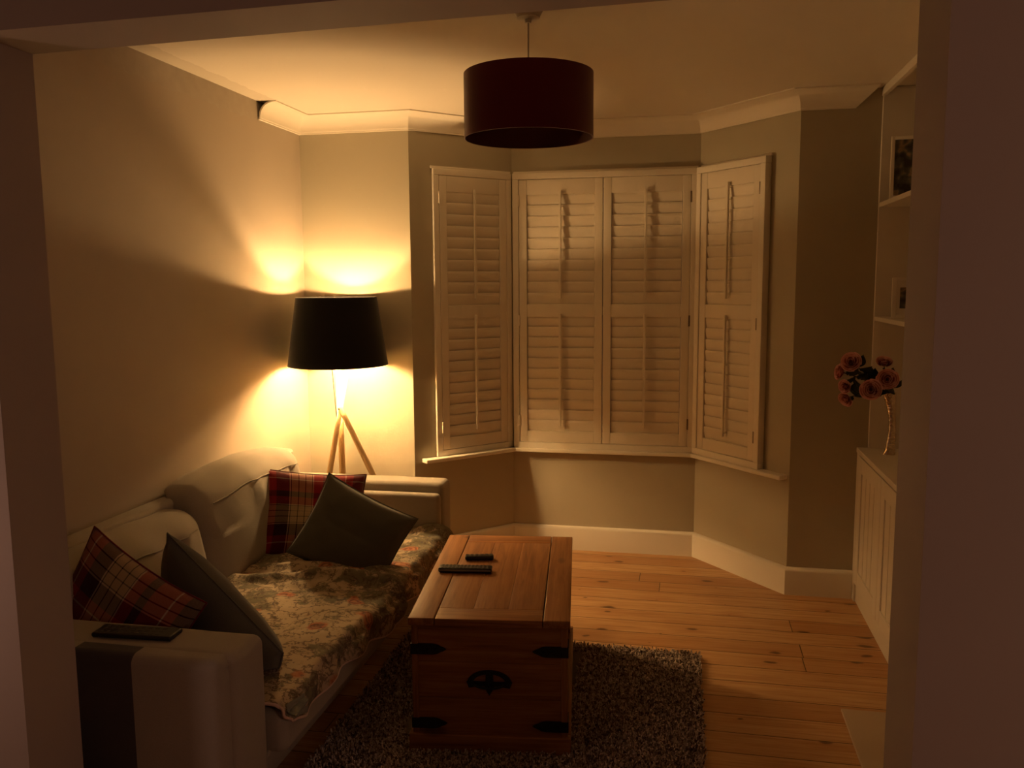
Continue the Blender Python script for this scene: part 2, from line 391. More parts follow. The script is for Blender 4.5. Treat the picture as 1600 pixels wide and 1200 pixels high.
def facet_axes(P, Q):
    P = Vector((*P, 0)); Q = Vector((*Q, 0)); e = (Q-P); L = e.length; e.normalize()
    n = Vector((e.y, -e.x, 0))      # towards the room
    return P, e, n, L
def fbox(g, ax, s0, s1, d0, d1, z0, z1, mi=0, bev=0.0):
    """box in a bay facet's frame: s along the wall, d out into the room"""
    P, e, n, L = ax
    k = G().box(s0, s1, d0, d1, z0, z1, mi, bev)
    m = Matrix(((e.x, n.x, 0, P.x), (e.y, n.y, 0, P.y), (0, 0, 1, 0), (0, 0, 0, 1)))
    k.v = [tuple(m @ Vector(p)) for p in k.v]
    k.f = [list(reversed(f)) for f in k.f]      # mirrored frame
    b = len(g.v); g.v += k.v; g.f += [[i+b for i in f] for f in k.f]; g.m += k.m
    return g
ZW0, ZW1 = 0.640, 2.290
FAC = {'left': (A, B, 0.140, 0.690), 'centre': (B, C, 0.000, 1.105), 'right': (C, D, 0.000, 0.545)}
for side, (P, Q, s0, s1) in FAC.items():
    ax = facet_axes(P, Q); L = ax[3]; g = G()
    o0, o1 = max(s0+0.03, 0.03), min(s1-0.03, L-0.03)
    a0 = 0 if side != 'centre' else -0.06; a1 = L if side != 'centre' else L+0.06
    fbox(g, ax, a0, a1, -0.14, 0, 0, ZW0+0.02); fbox(g, ax, a0, a1, -0.14, 0, ZW1-0.02, H)
    fbox(g, ax, a0, o0, -0.14, 0, ZW0+0.02, ZW1-0.02); fbox(g, ax, o1, a1, -0.14, 0, ZW0+0.02, ZW1-0.02)
    struct('wall_bay_'+side, g, MAT['sage'], smooth=False)

# right-hand side: alcove back, chimney breast, then the near room
g = G().box(XA, XA+0.15, 3.45, YD+0.12, 0, H); struct('wall_right', g, MAT['sage'], smooth=False)
g = G().box(0.885, XA+0.15, 1.70, 3.45, 0, H); struct('wall_chimney_breast', g, MAT['sage'], smooth=False)
# the knocked-through opening between the two rooms
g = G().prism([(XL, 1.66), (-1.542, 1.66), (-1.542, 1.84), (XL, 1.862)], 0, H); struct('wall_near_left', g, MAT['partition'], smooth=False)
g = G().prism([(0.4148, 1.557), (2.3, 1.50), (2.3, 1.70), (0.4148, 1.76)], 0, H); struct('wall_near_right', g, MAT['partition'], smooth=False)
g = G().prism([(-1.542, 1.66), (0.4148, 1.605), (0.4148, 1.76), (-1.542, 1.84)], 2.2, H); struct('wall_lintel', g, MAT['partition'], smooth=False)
# near room, behind the camera
g = G().box(2.3, 2.45, -2.6, 1.76, 0, H); struct('wall_near_room_right', g, MAT['cream'], smooth=False)
g = G().box(-2.3, 2.45, -2.75, -2.6, 0, H); struct('wall_near_room_back', g, MAT['cream'], smooth=False)

# coved cornice, mitred along a path; profile = (distance out from wall, drop from ceiling)
def cove(n=10):
    o, h = 0.103, 0.092
    p = [(0.0, h), (0.010, h), (0.010, h-0.008)]
    for i in range(n+1):
        a = i/n*PI/2
        p.append((0.012+(o-0.022)*(1-math.cos(a)), (h-0.010)-(h-0.016)*math.sin(a)))
    p += [(o-0.008, 0.006), (o, 0.006), (o, 0.0)]
    return p
def cornice(name, path, end0=None, end1=None, thick=0.012, hollow=False):
    prof = cove(); g = G(); n = len(path); rows = []
    for i, P in enumerate(path):
        P = Vector((*P, 0)); ns = []
        if i > 0: e = (P-Vector((*path[i-1], 0))).normalized(); ns.append(Vector((e.y, -e.x, 0)))
        if i < n-1: e = (Vector((*path[i+1], 0))-P).normalized(); ns.append(Vector((e.y, -e.x, 0)))
        if len(ns) == 2:
            b = (ns[0]+ns[1]); b = b*(2/(b.length_squared))
        else: b = ns[0]
        e = e.normalized()
        row = []
        for k, (o, dz) in enumerate(prof):
            q = P+b*o; q.z = H-dz
            if i == n-1 and end1: q += e*end1*(1-dz/0.092)
            row.append(q)
        rows.append(row)
    m = len(prof); vs = [q for r in rows for q in r]
    fs = [(i*m+k, (i+1)*m+k, (i+1)*m+k+1, i*m+k+1) for i in range(n-1) for k in range(m-1)]
    # top/back and end caps
    base = len(vs)
    g.add(vs, fs, 0)
    for i in (0, n-1):
        if hollow and i == 0:
            # open hollow end: recessed inside coloured dark as its shade, with a thin rim
            P = Vector((*path[0], H)); e = (Vector((*path[1], 0))-Vector((*path[0], 0))).normalized()
            inner = [(max(o-0.004, 0), dz) for (o, dz) in prof]
            rim = rows[0]; nn = Vector((e.y, -e.x, 0))
            ins = [Vector((*path[0], 0))+nn*max(o-0.006*(1 if o > 0.004 else 0), 0)+Vector((0, 0, H-max(dz-0.006, 0.0))) for (o, dz) in prof]
            ins2 = [q+e*0.05 for q in ins]
            b = len(g.v)
            g.v += [tuple(q) for q in rim]+[tuple(q) for q in ins]+[tuple(q) for q in ins2]
            for k in range(m-1):
                g.f.append([b+k, b+k+1, b+m+k+1, b+m+k]); g.m.append(0)
                g.f.append([b+m+k, b+m+k+1, b+2*m+k+1, b+2*m+k]); g.m.append(1)
            g.v.append((path[0][0]+e.x*0.05, path[0][1]+e.y*0.05, H)); g.f.append([b+2*m+k for k in range(m)]+[len(g.v)-1]); g.m.append(1)
        else:
            b = len(g.v); P = path[i]
            g.v += [tuple(q) for q in rows[i]]+[(P[0], P[1], H)]
            g.f.append([b+k for k in range(m+1)]); g.m.append(0)
    return struct(name, g, [MAT['cornice'], MAT['cornice_shade']], sharp=28)
# the left run ends short; the bay run follows the window; the right stub run is cut off by the shelving
cornice('trim_1', [(XL, 4.12), (XL, YF), A, B, C, D, (0.800, YD)], end1=0.10, hollow=True)

# baseboards
def skirt(name, path, h=0.148, th=0.020):
    g = G(); prof = [(0, 0), (th, 0), (th, h-0.02), (th-0.004, h-0.006), (th-0.012, h), (0, h)]
    n = len(path); rows = []
    for i, P in enumerate(path):
        P = Vector((*P, 0)); ns = []
        if i > 0: e = (P-Vector((*path[i-1], 0))).normalized(); ns.append(Vector((e.y, -e.x, 0)))
        if i < n-1: e = (Vector((*path[i+1], 0))-P).normalized(); ns.append(Vector((e.y, -e.x, 0)))
        b = ns[0]+ns[-1]; b = b*(2/b.length_squared)
        rows.append([P+b*o+Vector((0, 0, z)) for o, z in prof])
    m = len(prof); g.add([q for r in rows for q in r], [(i*m+k, i*m+(k+1) % m, (i+1)*m+(k+1) % m, (i+1)*m+k) for i in range(n-1) for k in range(m)])
    g.f = [list(reversed(f)) for f in g.f]
    for i in (0, n-1): g.f.append([i*m+k for k in range(m)]); g.m.append(0)
    return struct(name, g, MAT['trim'], sharp=40)
skirt('baseboard_bay', [(XL, YF), A, B, C, D, (0.871, YD)])
skirt('baseboard_left', [(XL, 1.862), (XL, YF)])
skirt('baseboard_near_right', [(0.43, 1.557), (2.28, 1.502)])

# ------------------------------------------------------------------ bay windows: frames, panes, sills, shutters
SHUT = {}
def window(num, side):
    P, Q, s0, s1 = FAC[side]; ax = facet_axes(P, Q); L = ax[3]
    mid = ax[0]+ax[1]*(s0+s1)/2; root = bpy.data.objects.new('window_%d' % num, None); COL.objects.link(root)
    root.location = (mid.x, mid.y, ZW0); root['kind'] = 'structure'
    root['label'] = {'left': 'narrow angled bay window on the left, closed behind one white shutter',
                     'centre': 'wide straight middle bay window closed behind a pair of white shutters',
                     'right': 'narrow angled bay window on the right, closed behind one white shutter'}[side]
    # shutter surround standing proud of the wall
    fw_, fd = 0.036, (0.022 if side == 'left' else 0.046); g = G()
    a0 = s0 if side == 'left' else (0.012 if side == 'centre' else 0.018)
    a1 = s1 if side == 'right' else L-(0.018 if side == 'left' else 0.012)
    fbox(g, ax, a0, a1, 0.001, fd, ZW1-fw_, ZW1, bev=0.003); fbox(g, ax, a0, a1, 0.001, fd, ZW0, ZW0+fw_, bev=0.003)
    fbox(g, ax, a0, a0+fw_, 0.001, fd, ZW0+fw_, ZW1-fw_, bev=0.003); fbox(g, ax, a1-fw_, a1, 0.001, fd, ZW0+fw_, ZW1-fw_, bev=0.003)
    fbox(g, ax, a0-(0.010 if side == 'left' else 0), a1+(0.010 if side == 'right' else 0), 0.001, 0.014, ZW1, ZW1+0.014, bev=0.003)
    g.build('window_frame', MAT['trim'], root)
    g = G(); fbox(g, ax, max(s0, 0.03), min(s1, L-0.03), -0.100, -0.094, ZW0+0.03, ZW1-0.03); g.build('window_pane', MAT['glass'], root, smooth=False)
    g = G()
    for (u0, u1, z0, z1) in ((s0+.03, s1-.03, ZW0+.02, ZW0+.08), (s0+.03, s1-.03, ZW1-.08, ZW1-.02), (s0+.03, s1-.03, 1.45, 1.50), (s0+.03, s0+.08, ZW0+.08, ZW1-.08), (s1-.08, s1-.03, ZW0+.08, ZW1-.08)):
        fbox(g, ax, u0, u1, -0.115, -0.08, z0, z1)
    g.build('window_sash', MAT['trim'], root, smooth=False)
    # sill board
    g = G(); b0 = 0.045 if side == 'left' else -0.028; b1 = L-0.010 if side == 'right' else L+0.028
    if side == 'left': b1 = L-0.0
    if side == 'right': b0 = 0.0
    fbox(g, ax, b0, b1, 0.0, 0.062, ZW0-0.024, ZW0, bev=0.006); g.build('window_sill', MAT['trim'], root)
    return ax, a0+fw_+0.002, a1-fw_-0.002
def shutter(ax, s0, s1, label, rod_s, hinge_side):
    P, e, n, L = ax; c = P+e*(s0+s1)/2
    z0, z1 = ZW0+0.038, ZW1-0.038
    root = thing('plantation_shutter', (c.x, c.y, z0), label, 'shutter')
    st = 0.047; d0, d1 = (0.001, 0.022) if label.endswith('left angled bay window') else (0.012, 0.040)
    upz = (1.517, 2.163); loz = (0.745, 1.441)
    g = G()
    fbox(g, ax, s0, s0+st, d0, d1, z0, z1, bev=0.002); fbox(g, ax, s1-st, s1, d0, d1, z0, z1, bev=0.002)
    fbox(g, ax, s0+st, s1-st, d0+.001, d1-.001, upz[1], z1, bev=0.0015); fbox(g, ax, s0+st, s1-st, d0+.001, d1-.001, loz[1], upz[0], bev=0.0015)
    fbox(g, ax, s0+st, s1-st, d0+.001, d1-.001, z0, loz[0], bev=0.0015)
    g.build('shutter_frame', MAT['shutter'], root)
    tilt = math.radians(10)
    for (za, zb), cnt in ((upz, 10), (loz, 11)):
        g = G(); pitch = (zb-za)/cnt
        for k in range(cnt):
            zc = za+pitch*(k+0.5); hw = pitch*0.585; th = 0.0055
            prof = []
            for i in range(12):
                a = 2*PI*i/12; pu = math.cos(a)*hw; pw = math.sin(a)*th
                # u up the blade, w through it; the top edge leans into the room
                prof.append(((d0+d1)/2-0.002+pu*math.sin(tilt)+pw*math.cos(tilt), zc+pu*math.cos(tilt)-pw*math.sin(tilt)))
            vs = []
            for s in (s0+st+0.002, s1-st-0.002):
                for d, z in prof:
                    q = P+e*s+n*d; vs.append((q.x, q.y, z))
            g.add(vs, [(i, (i+1) % 12, 12+(i+1) % 12, 12+i) for i in range(12)]+[tuple(range(12)), tuple(range(23, 11, -1))])
        g.build('louvres', MAT['shutter'], root, sharp=50)
        rs = s0+(s1-s0)*rod_s
        g = G(); fbox(g, ax, rs-0.0065, rs+0.0065, d1+0.006, d1+0.020, za+0.035, zb+0.020, bev=0.002)
        for k in range(cnt):
            zc = za+pitch*(k+0.86)
            if zc < zb+0.01: fbox(g, ax, rs-0.0015, rs+0.0015, d1-0.012, d1+0.008, zc-0.0015, zc+0.0015)
        g.build('tilt_rod', MAT['shutter'], root)
    hs = s0-0.001 if hinge_side < 0 else s1+0.001
    for z in (ZW0+0.17, 1.42, ZW1-0.16):
        g = G(); fbox(g, ax, hs-0.005, hs+0.005, d1-0.004, d1+0.007, z-0.032, z+0.032, bev=0.002); g.build('hinge', MAT['steel'] if hinge_side > 0 else MAT['shutter'], root)
    return root
ax, a, b = window(1, 'left'); shutter(ax, a, b, 'white louvred shutter panel closing the left angled bay window', 0.5, -1)
ax, a, b = window(2, 'centre'); m = (a+b)/2
shutter(ax, a, m-0.002, 'left leaf of the two white louvred shutters on the straight centre window', 0.5, -1)
shutter(ax, m+0.002, b, 'right leaf of the two white louvred shutters on the straight centre window', 0.49, 1)
ax, a, b = window(3, 'right'); shutter(ax, a, b, 'white louvred shutter panel closing the right angled bay window', 0.50, 1)

# ------------------------------------------------------------------ floor lamp in the corner
LX, LY = -1.849, 4.32
lamp = thing('floor_lamp', (LX, LY, 0), 'lit floor lamp with tapered black shade and crossed oak legs in the left corner', 'lamp')
rb, rt_, zb_, zt_ = 0.269, 0.216, 1.210, 1.577
g = G().lathe((LX, LY, 0), [(rb, zb_), (rt_, zt_), (rt_-0.0015, zt_+0.0005), (rt_-0.0062, zt_-0.0005), (rt_-0.0052, zt_-0.016), (rt_-0.0025, zt_-0.017), (rb-0.0025, zb_+0.0015), (rb-0.0015, zb_-0.0005)], 72, closed=True)
sh = g.build('lamp_shade', MAT['shade_black'], lamp)
g = G().lathe((LX, LY, 0), [(rb-0.0032, zb_+0.001), (rt_-0.0022, zt_-0.018), (rt_-0.0032, zt_-0.018), (rb-0.0042, zb_+0.001)], 72, closed=True)
o = g.build('shade_lining', MAT['shade_lining'], lamp); o.parent = sh; o['label'] = 'pale shiny inner lining'
g = G(); R0 = rt_-0.02
for k in range(3):
    a = 2*PI*k/3+0.3; rr = rb-0.006-(rb-rt_)*(1.30-zb_)/(zt_-zb_)
    g.tube([(LX+0.018*math.cos(a), LY+0.018*math.sin(a), 1.296), (LX+rr*math.cos(a), LY+rr*math.sin(a), 1.296)], 0.0016, 6)
g.lathe((LX, LY, 1.296), [(0.021, -0.002), (0.021, 0.002), (0.017, 0.002), (0.017, -0.002)], 20, closed=True)
g.build('shade_carrier', MAT['dark_metal'], lamp)
g = G().lathe((LX, LY, 0), [(0.0, 1.262), (0.016, 1.262), (0.017, 1.300), (0.0145, 1.328), (0.0, 1.328)], 20); g.build('lamp_holder', MAT['black'], lamp)
g = G(); pr = [(0.0, 1.325), (0.012, 1.325), (0.013, 1.338)]
for i in range(10):
    a = -0.95+(PI/2+0.95)*i/9; pr.append((max(0.0, 0.040*math.cos(a)), 1.374+0.040*math.sin(a)))
g.lathe((LX, LY, 0), pr, 24); g.build('light_bulb', MAT['bulb_lit'], lamp)['label'] = 'glowing bulb'
def leg(p0, p1, r0, r1):
    G().tube([p0, tuple(p0[i]+(p1[i]-p0[i])*0.5 for i in range(3)), p1], [r0, (r0+r1)/2, r1], 14).build('leg', MAT['oak'], lamp)
leg((-2.03, 4.27, 0), (-1.782, 4.295, 1.215), 0.020, 0.012)
leg((-1.355, 4.29, 0), (-1.829, 4.275, 0.985), 0.020, 0.014)
leg((-1.915, 4.50, 0), (-1.846, 4.31, 1.262), 0.020, 0.015)
g = G().tube([(-1.829, 4.260, 0.975), (-1.829, 4.312, 0.978)], 0.005, 8); g.build('bolt', MAT['dark_metal'], lamp)
pts = [(LX-0.008, LY+0.014, 1.265), (LX-0.05, LY+0.03, 1.18), (LX-0.045, LY+0.06, 0.9), (LX-0.03, LY+0.10, 0.5), (LX-0.06, LY+0.18, 0.1), (LX-0.10, LY+0.22, 0.006), (LX-0.2, LY+0.25, 0.005)]
G().tube(pts, 0.0028, 6).build('power_cord', MAT['black'], lamp)

# ------------------------------------------------------------------ pendant
PX, PY = -0.545, 2.985
pen = thing('pendant_light', (PX, PY, H), 'unlit ceiling pendant with a wide burgundy drum shade', 'pendant light')
g = G().lathe((PX, PY, H), [(0.0, 0), (0.050, 0), (0.050, -0.008), (0.043, -0.020), (0.040, -0.030), (0.012, -0.034), (0.010, -0.046), (0.0, -0.046)], 32)
g.build('ceiling_rose', MAT['white_plastic'], pen)
G().tube([(PX, PY, H-0.044), (PX, PY, 2.30)], 0.003, 8).build('cord', MAT['white_plastic'], pen)
pr_, pz0, pz1 = 0.224, 2.146, 2.362
g = G().lathe((PX, PY, 0), [(pr_, pz0), (pr_, pz1), (pr_-0.003, pz1+0.0005), (pr_-0.003, pz0-0.0005)], 80, closed=True)
psh = g.build('lamp_shade', MAT['shade_red'], pen)
g = G().lathe((PX, PY, 0), [(pr_-0.0034, pz0+0.001), (pr_-0.0034, pz1-0.001), (pr_-0.0044, pz1-0.001), (pr_-0.0044, pz0+0.001)], 80, closed=True)
o = g.build('shade_lining', MAT['copper_lining'], pen); o.parent = psh
g = G()
for k in range(3):
    a = 2*PI*k/3+0.5; g.tube([(PX+0.02*math.cos(a), PY+0.02*math.sin(a), 2.285), (PX+(pr_-0.005)*math.cos(a), PY+(pr_-0.005)*math.sin(a), 2.325)], 0.0016, 6)
g.build('shade_carrier', MAT['white_plastic'], pen)
G().lathe((PX, PY, 0), [(0, 2.31), (0.015, 2.31), (0.02, 2.29), (0.02, 2.255), (0.0, 2.255)], 20).build('lamp_holder', MAT['white_plastic'], pen)
pr = [(0.013, 2.256), (0.014, 2.240)]
for i in range(9):
    a = 0.9-(PI/2+0.9)*i/8; pr.append((max(0.0, 0.024*math.cos(a)), 2.212+0.024*math.sin(a)))
G().lathe((PX, PY, 0), pr, 24).build('light_bulb', MAT['white_plastic'], pen)['label'] = 'unlit frosted bulb'

# ------------------------------------------------------------------ rug
RX0, RX1, RY0, RY1 = -1.24, 0.088, 1.95, 3.672
rug = thing('shaggy_rug', ((RX0+RX1)/2, (RY0+RY1)/2, 0), 'shaggy flecked brown-grey rug on the floorboards under the pine chest', 'rug')
G().rbox(((RX0+RX1)/2, (RY0+RY1)/2, 0.005), (RX1-RX0-0.01, RY1-RY0-0.01, 0.009), 0.004).build('rug_backing', MAT['rug_base'], rug)
g = G(); rnd = random.Random(3); vs = []; fs = []
y_ = RY0
while y_ < RY1:
    x_ = RX0
    while x_ < RX1:
        if not (-1.0 < x_ < -0.42 and 2.80 < y_ < 3.60):
            px_, py_ = x_+rnd.uniform(-.004, .004), y_+rnd.uniform(-.004, .004)
            hh = rnd.uniform(0.014, 0.024); lx, ly = rnd.gauss(0, .006), rnd.gauss(0, .006); r_ = rnd.uniform(.0028, .0046); a0 = rnd.uniform(0, 2)
            b = len(vs)
            for k in range(3):
                a = a0+2*PI*k/3; vs.append((px_+r_*math.cos(a), py_+r_*math.sin(a), 0.008))
            for k in range(3):
                a = a0+2*PI*k/3; vs.append((px_+lx+r_*.75*math.cos(a), py_+ly+r_*.75*math.sin(a), 0.008+hh))
            fs += [(b, b+1, b+4, b+3), (b+1, b+2, b+5, b+4), (b+2, b, b+3, b+5), (b+3, b+4, b+5)]
        x_ += 0.0085
    y_ += 0.0085
g.add(vs, fs); o = g.build('pile', MAT['rug'], rug, smooth=False); o['kind'] = 'stuff'

# ------------------------------------------------------------------ pine chest
cz = 0.010
chest = thing('pine_chest', (-0.706, 3.207, cz), 'waxed pine storage chest with black iron straps standing on the rug', 'chest', rz=math.radians(7))
W2, L2 = 0.262, 0.468; TZ = 0.490
def P_(name, g, mats, **k): return g.build(name, mats, chest, local=True, **k)
g = G()   # carcass: planked ends, sides and corner posts
for (sy) in (-1, 1):
    for k in range(3):
        z0 = 0.06+k*0.133; g.box(-W2+0.012, W2-0.012, sy*(L2-0.011)-0.011, sy*(L2-0.011)+0.011, z0, z0+0.1322, 0, bev=0.0015)
for (sx) in (-1, 1):
    for k in range(3):
        z0 = 0.06+k*0.133; g.box(sx*(W2-0.011)-0.011, sx*(W2-0.011)+0.011, -L2+0.012, L2-0.012, z0, z0+0.1322, 1, bev=0.0015)
P_('carcass', g, [MAT['pine_x'], MAT['pine_y']])
for sx in (-1, 1):
    for sy in (-1, 1):
        g = G(); cx_, cy_ = sx*W2, sy*L2
        g.box(min(cx_-sx*0.012, cx_+sx*0.010), max(cx_-sx*0.012, cx_+sx*0.010), min(cy_-sy*0.055, cy_+sy*0.006), max(cy_-sy*0.055, cy_+sy*0.006), 0.055, 0.459, 0, bev=0.003)
        P_('corner_post', g, MAT['pine_z'])
g = G()
for sy in (-1, 1): g.box(-W2-0.022, W2+0.022, sy*(L2+0.006)-0.016, sy*(L2+0.006)+0.016, 0.0, 0.066, 0, bev=0.004)
for sx in (-1, 1): g.box(sx*(W2+0.006)-0.016, sx*(W2+0.006)+0.016, -L2+0.01, L2-0.01, 0.0, 0.066, 1, bev=0.004)
P_('plinth', g, [MAT['pine_x'], MAT['pine_y']])
# lid: two long boards, two cross boards, centre panel of three boards
g = G(); lw, ll = 0.281, 0.488; sw = 0.092
g.box(-lw, -lw+sw, -ll, ll, 0.462, TZ, 1, bev=0.004); g.box(lw-sw, lw, -ll, ll, 0.462, TZ, 1, bev=0.004)
g.box(-lw+sw+0.003, lw-sw-0.003, -ll, -ll+0.10, 0.462, TZ-0.0005, 0, bev=0.003); g.box(-lw+sw+0.003, lw-sw-0.003, ll-0.10, ll, 0.462, TZ-0.0005, 0, bev=0.003)
cw = (2*(lw-sw)-0.006)/3
for k in range(3): g.box(-lw+sw+0.003+k*cw, -lw+sw+0.003+(k+1)*cw-0.0006, -ll+0.1012, ll-0.1012, 0.464, TZ-0.001, 1, bev=0.0012)
g.box(-lw+0.02, lw-0.02, -ll+0.02, ll-0.02, 0.4585, 0.463, 1)
P_('lid', g, [MAT['pine_x'], MAT['pine_y']])
def strap(sx, z):
    g = G(); y = -L2-0.0075; h = 0.019; L_ = 0.122; x0 = W2+0.0105
    pts = [(x0, -h), (x0-L_*0.62, -h), (x0-L_*0.74, -h*0.86), (x0-L_*0.86, -h*0.45), (x0-L_*0.93, -h*0.30), (x0-L_, 0)]
    pts += [(a, -b) for a, b in reversed(pts[:-1])]
    n = len(pts); vs = [(sx*a, y, z+b) for a, b in pts]+[(sx*a, y+0.0065, z+b) for a, b in pts]
    g.add(vs, [tuple(range(n)), tuple(range(2*n-1, n-1, -1))]+[(i, n+i, n+(i+1) % n, (i+1) % n) for i in range(n)])
    g.box(min(sx*x0, sx*(x0+0.003)), max(sx*x0, sx*(x0+0.003)), y, y+0.075, z-h, z+h)
    for q in (0.02, 0.055, 0.085):
        g.lathe((0, 0, 0), [(0.0, 0.004), (0.003, 0.0035), (0.0045, 0.0)], 8)
        b = len(g.v)-24
        for i in range(b, len(g.v)): a, c_, d_ = g.v[i]; g.v[i] = (sx*(x0-q)+a, y-d_, z+c_)
    P_('iron_strap', g, MAT['dark_metal'], smooth=False)
for z in (0.372, 0.100):
    strap(-1, z); strap(1, z)
# arched iron handle plate with a bail
g = G(); y = -L2-0.004; zc = 0.252
pts = []
for i in range(17):
    a = PI*i/16; pts.append((0.078*math.cos(a), 0.046*math.sin(a)**1.25))
pts += [(-0.070, -0.014), (-0.045, -0.004), (-0.022, -0.012), (0.0, -0.036), (0.022, -0.012), (0.045, -0.004), (0.070, -0.014)]
def plate(pts, y0, y1):
    n = len(pts); vs = [(a, y0, zc+b) for a, b in pts]+[(a, y1, zc+b) for a, b in pts]
    return vs, [tuple(range(n)), tuple(range(2*n-1, n-1, -1))]+[(i, n+i, n+(i+1) % n, (i+1) % n) for i in range(n)]
outer = pts
# ring of the plate split into two crescent holes: built as arch band + bar + centre stem
band = [(0.078*math.cos(PI*i/20), 0.048*math.sin(PI*i/20)) for i in range(21)]+[(0.056*math.cos(PI*i/20), 0.004+0.030*math.sin(PI*i/20)) for i in range(20, -1, -1)]
for i in range(20):
    q = [band[i], band[i+1], band[41-i-1], band[41-i]]; g.add(*plate(q, y-0.003, y+0.003))
g.add(*plate([(0.080, 0.006), (-0.080, 0.006), (-0.072, -0.016), (-0.03, -0.010), (0.03, -0.010), (0.072, -0.016)], y-0.003, y+0.003))
g.add(*plate([(0.012, 0.046), (-0.012, 0.046), (-0.014, 0.0), (-0.016, -0.016), (0, -0.044), (0.016, -0.016), (0.014, 0.0)], y-0.004, y+0.003))
hp = P_('handle_plate', g, MAT['dark_metal'], smooth=False)
g = G(); g.tube([(0.052*math.cos(a), y-0.012-0.010*math.sin(a), zc+0.004-0.012*math.sin(a)) for a in [PI*i/16 for i in range(17)]], 0.0042, 8)
o = P_('handle', g, MAT['dark_metal']); o.parent = hp

# ------------------------------------------------------------------ remotes
def remote(loc, rz, L, W, T, label, rows, keys=True, tilt=0.0, stripe=False, flat=False):
    r = thing('remote_control', loc, label, 'remote control', rz=rz)
    r.rotation_euler = (0, tilt, rz)
    G().rbox((0, 0, T/2), (L, W, T), min(T*0.45, 0.008), 3).build('body', MAT['black'], r, local=True)
    if stripe: G().box(-L*0.485, L*0.485, -W/2-0.0008, -W/2+0.002, T*0.35, T*0.70, bev=0.0005).build('edge_trim', MAT['silver_plastic'], r, local=True)
    if keys:
        n = rows
        for i in range(n):
            for j in range(3):
                G().rbox((-L*0.42+i*(L*0.84/(n-1)), (j-1)*W*0.27, T-0.0003), (L*0.84/(n-1)*0.60, W*0.18, 0.003), 0.0012, 2).build('button', MAT['key'], r, local=True)
    return r
remote((-0.848, 3.185, 0.501), math.radians(7), 0.215, 0.050, 0.020, 'long black remote control with many keys, nearest remote on the pine chest lid', 13, stripe=True)
remote((-0.828, 3.340, 0.501), math.radians(14), 0.120, 0.036, 0.018, 'short black remote control lying behind the longer one on the pine chest', 6)
rm3 = remote((-1.528, 2.072, 0.652), math.radians(3), 0.245, 0.070, 0.014, 'flat black remote control lying on the near sofa arm', 9, keys=False)
for i in range(9):
    for j in range(3): G().rbox((-0.10+i*0.022, (j-1)*0.019, 0.0141), (0.012, 0.010, 0.0016), 0.0007, 2).build('button', MAT['key'], rm3, local=True)

# ------------------------------------------------------------------ sofa
sofa = thing('sofa', (-1.64, 3.07, 0), 'beige fabric sofa with slab arms against the left wall', 'sofa')
SY0, SY1 = 1.99, 4.15          # outer faces of the arms
SX0, SX1 = -2.125, -1.175
SEAT = 0.40
AH = 0.652
def nz(p, s=1.0, k=0): return noise.noise(Vector(p)*s+Vector((k, k*1.7, k*0.3)))
def sag(p):
    x, y, z = p; return (x, y+0.004*nz((x, 0, z), 4, 2), z+0.004*nz((x, y, 0), 5, 9)*(z > 0))
# base
G().rbox(((SX0+SX1)/2, 3.07, 0.185), (SX1-SX0-0.02, SY1-SY0-0.30, 0.17), 0.02, 3, 4, warp=lambda p: (p[0]-(0.085-p[2])*0.45*(p[0] > 0), p[1], p[2])).build('base', MAT['sofa'], sofa)
G().rbox((SX0+0.045, 3.07, 0.435), (0.09, SY1-SY0-0.02, 0.69), 0.025, 4, 6).build('back_frame', MAT['sofa'], sofa)
for yc, sg in ((SY0+0.085, -1), (SY1-0.075, 1)):
    w_ = 0.15 if sg > 0 else 0.17
    a = G().rbox(((SX0+SX1)/2, yc, 0.09+(AH-0.09)/2), (SX1-SX0, w_, AH-0.09), 0.030, 5, 8, warp=sag).build('arm', MAT['sofa'], sofa)
    if sg > 0:   # padded inner cheek, slightly lower than the arm's top slab
        G().rbox(((SX0+SX1)/2+0.02, yc-w_/2-0.028, 0.09+(AH-0.045-0.09)/2), (SX1-SX0-0.055, 0.058, AH-0.045-0.09), 0.022, 4, 6, warp=sag).build('arm_pad', MAT['sofa'], a)
    else:        # outer pad of the near arm with the charcoal band let into it
        pad = G(); pw = lambda p: (p[0], p[1]+0.006*math.exp(-((p[0]+0.18)/0.25)**2)*(p[1] < 0)*-1, p[2])
        xa, xb = SX0+0.02, -1.197
        stripe = (-1.645, -1.465)
        pad.rbox(((xa+xb)/2, SY0+0.000, 0.09+(AH-0.010-0.09)/2), (xb-xa, 0.085, AH+0.004-0.09), 0.028, 5, 36)
        for fi, f in enumerate(pad.f):
            cx_ = sum(pad.v[i][0] for i in f)/len(f); pad.m[fi] = 1 if stripe[0] < cx_ < stripe[1] else 0
        pad.build('arm_pad', [MAT['sofa'], MAT['sofa_stripe']], a)
for yc in (2.62, 3.50):
    L_ = 0.885
    def wseat(p, L_=L_):
        x, y, z = p; b = (1-(2*x/0.78)**2)*(1-(2*y/L_)**2)
        return (x, y, z+(0.018*max(b, 0) if z > 0 else 0)+0.004*nz((x, y, z), 5, 4))
    G().rbox((-1.525, yc, 0.325), (0.78, L_-0.01, 0.135), 0.035, 4, 8, warp=wseat).build('seat_cushion', MAT['sofa'], sofa)
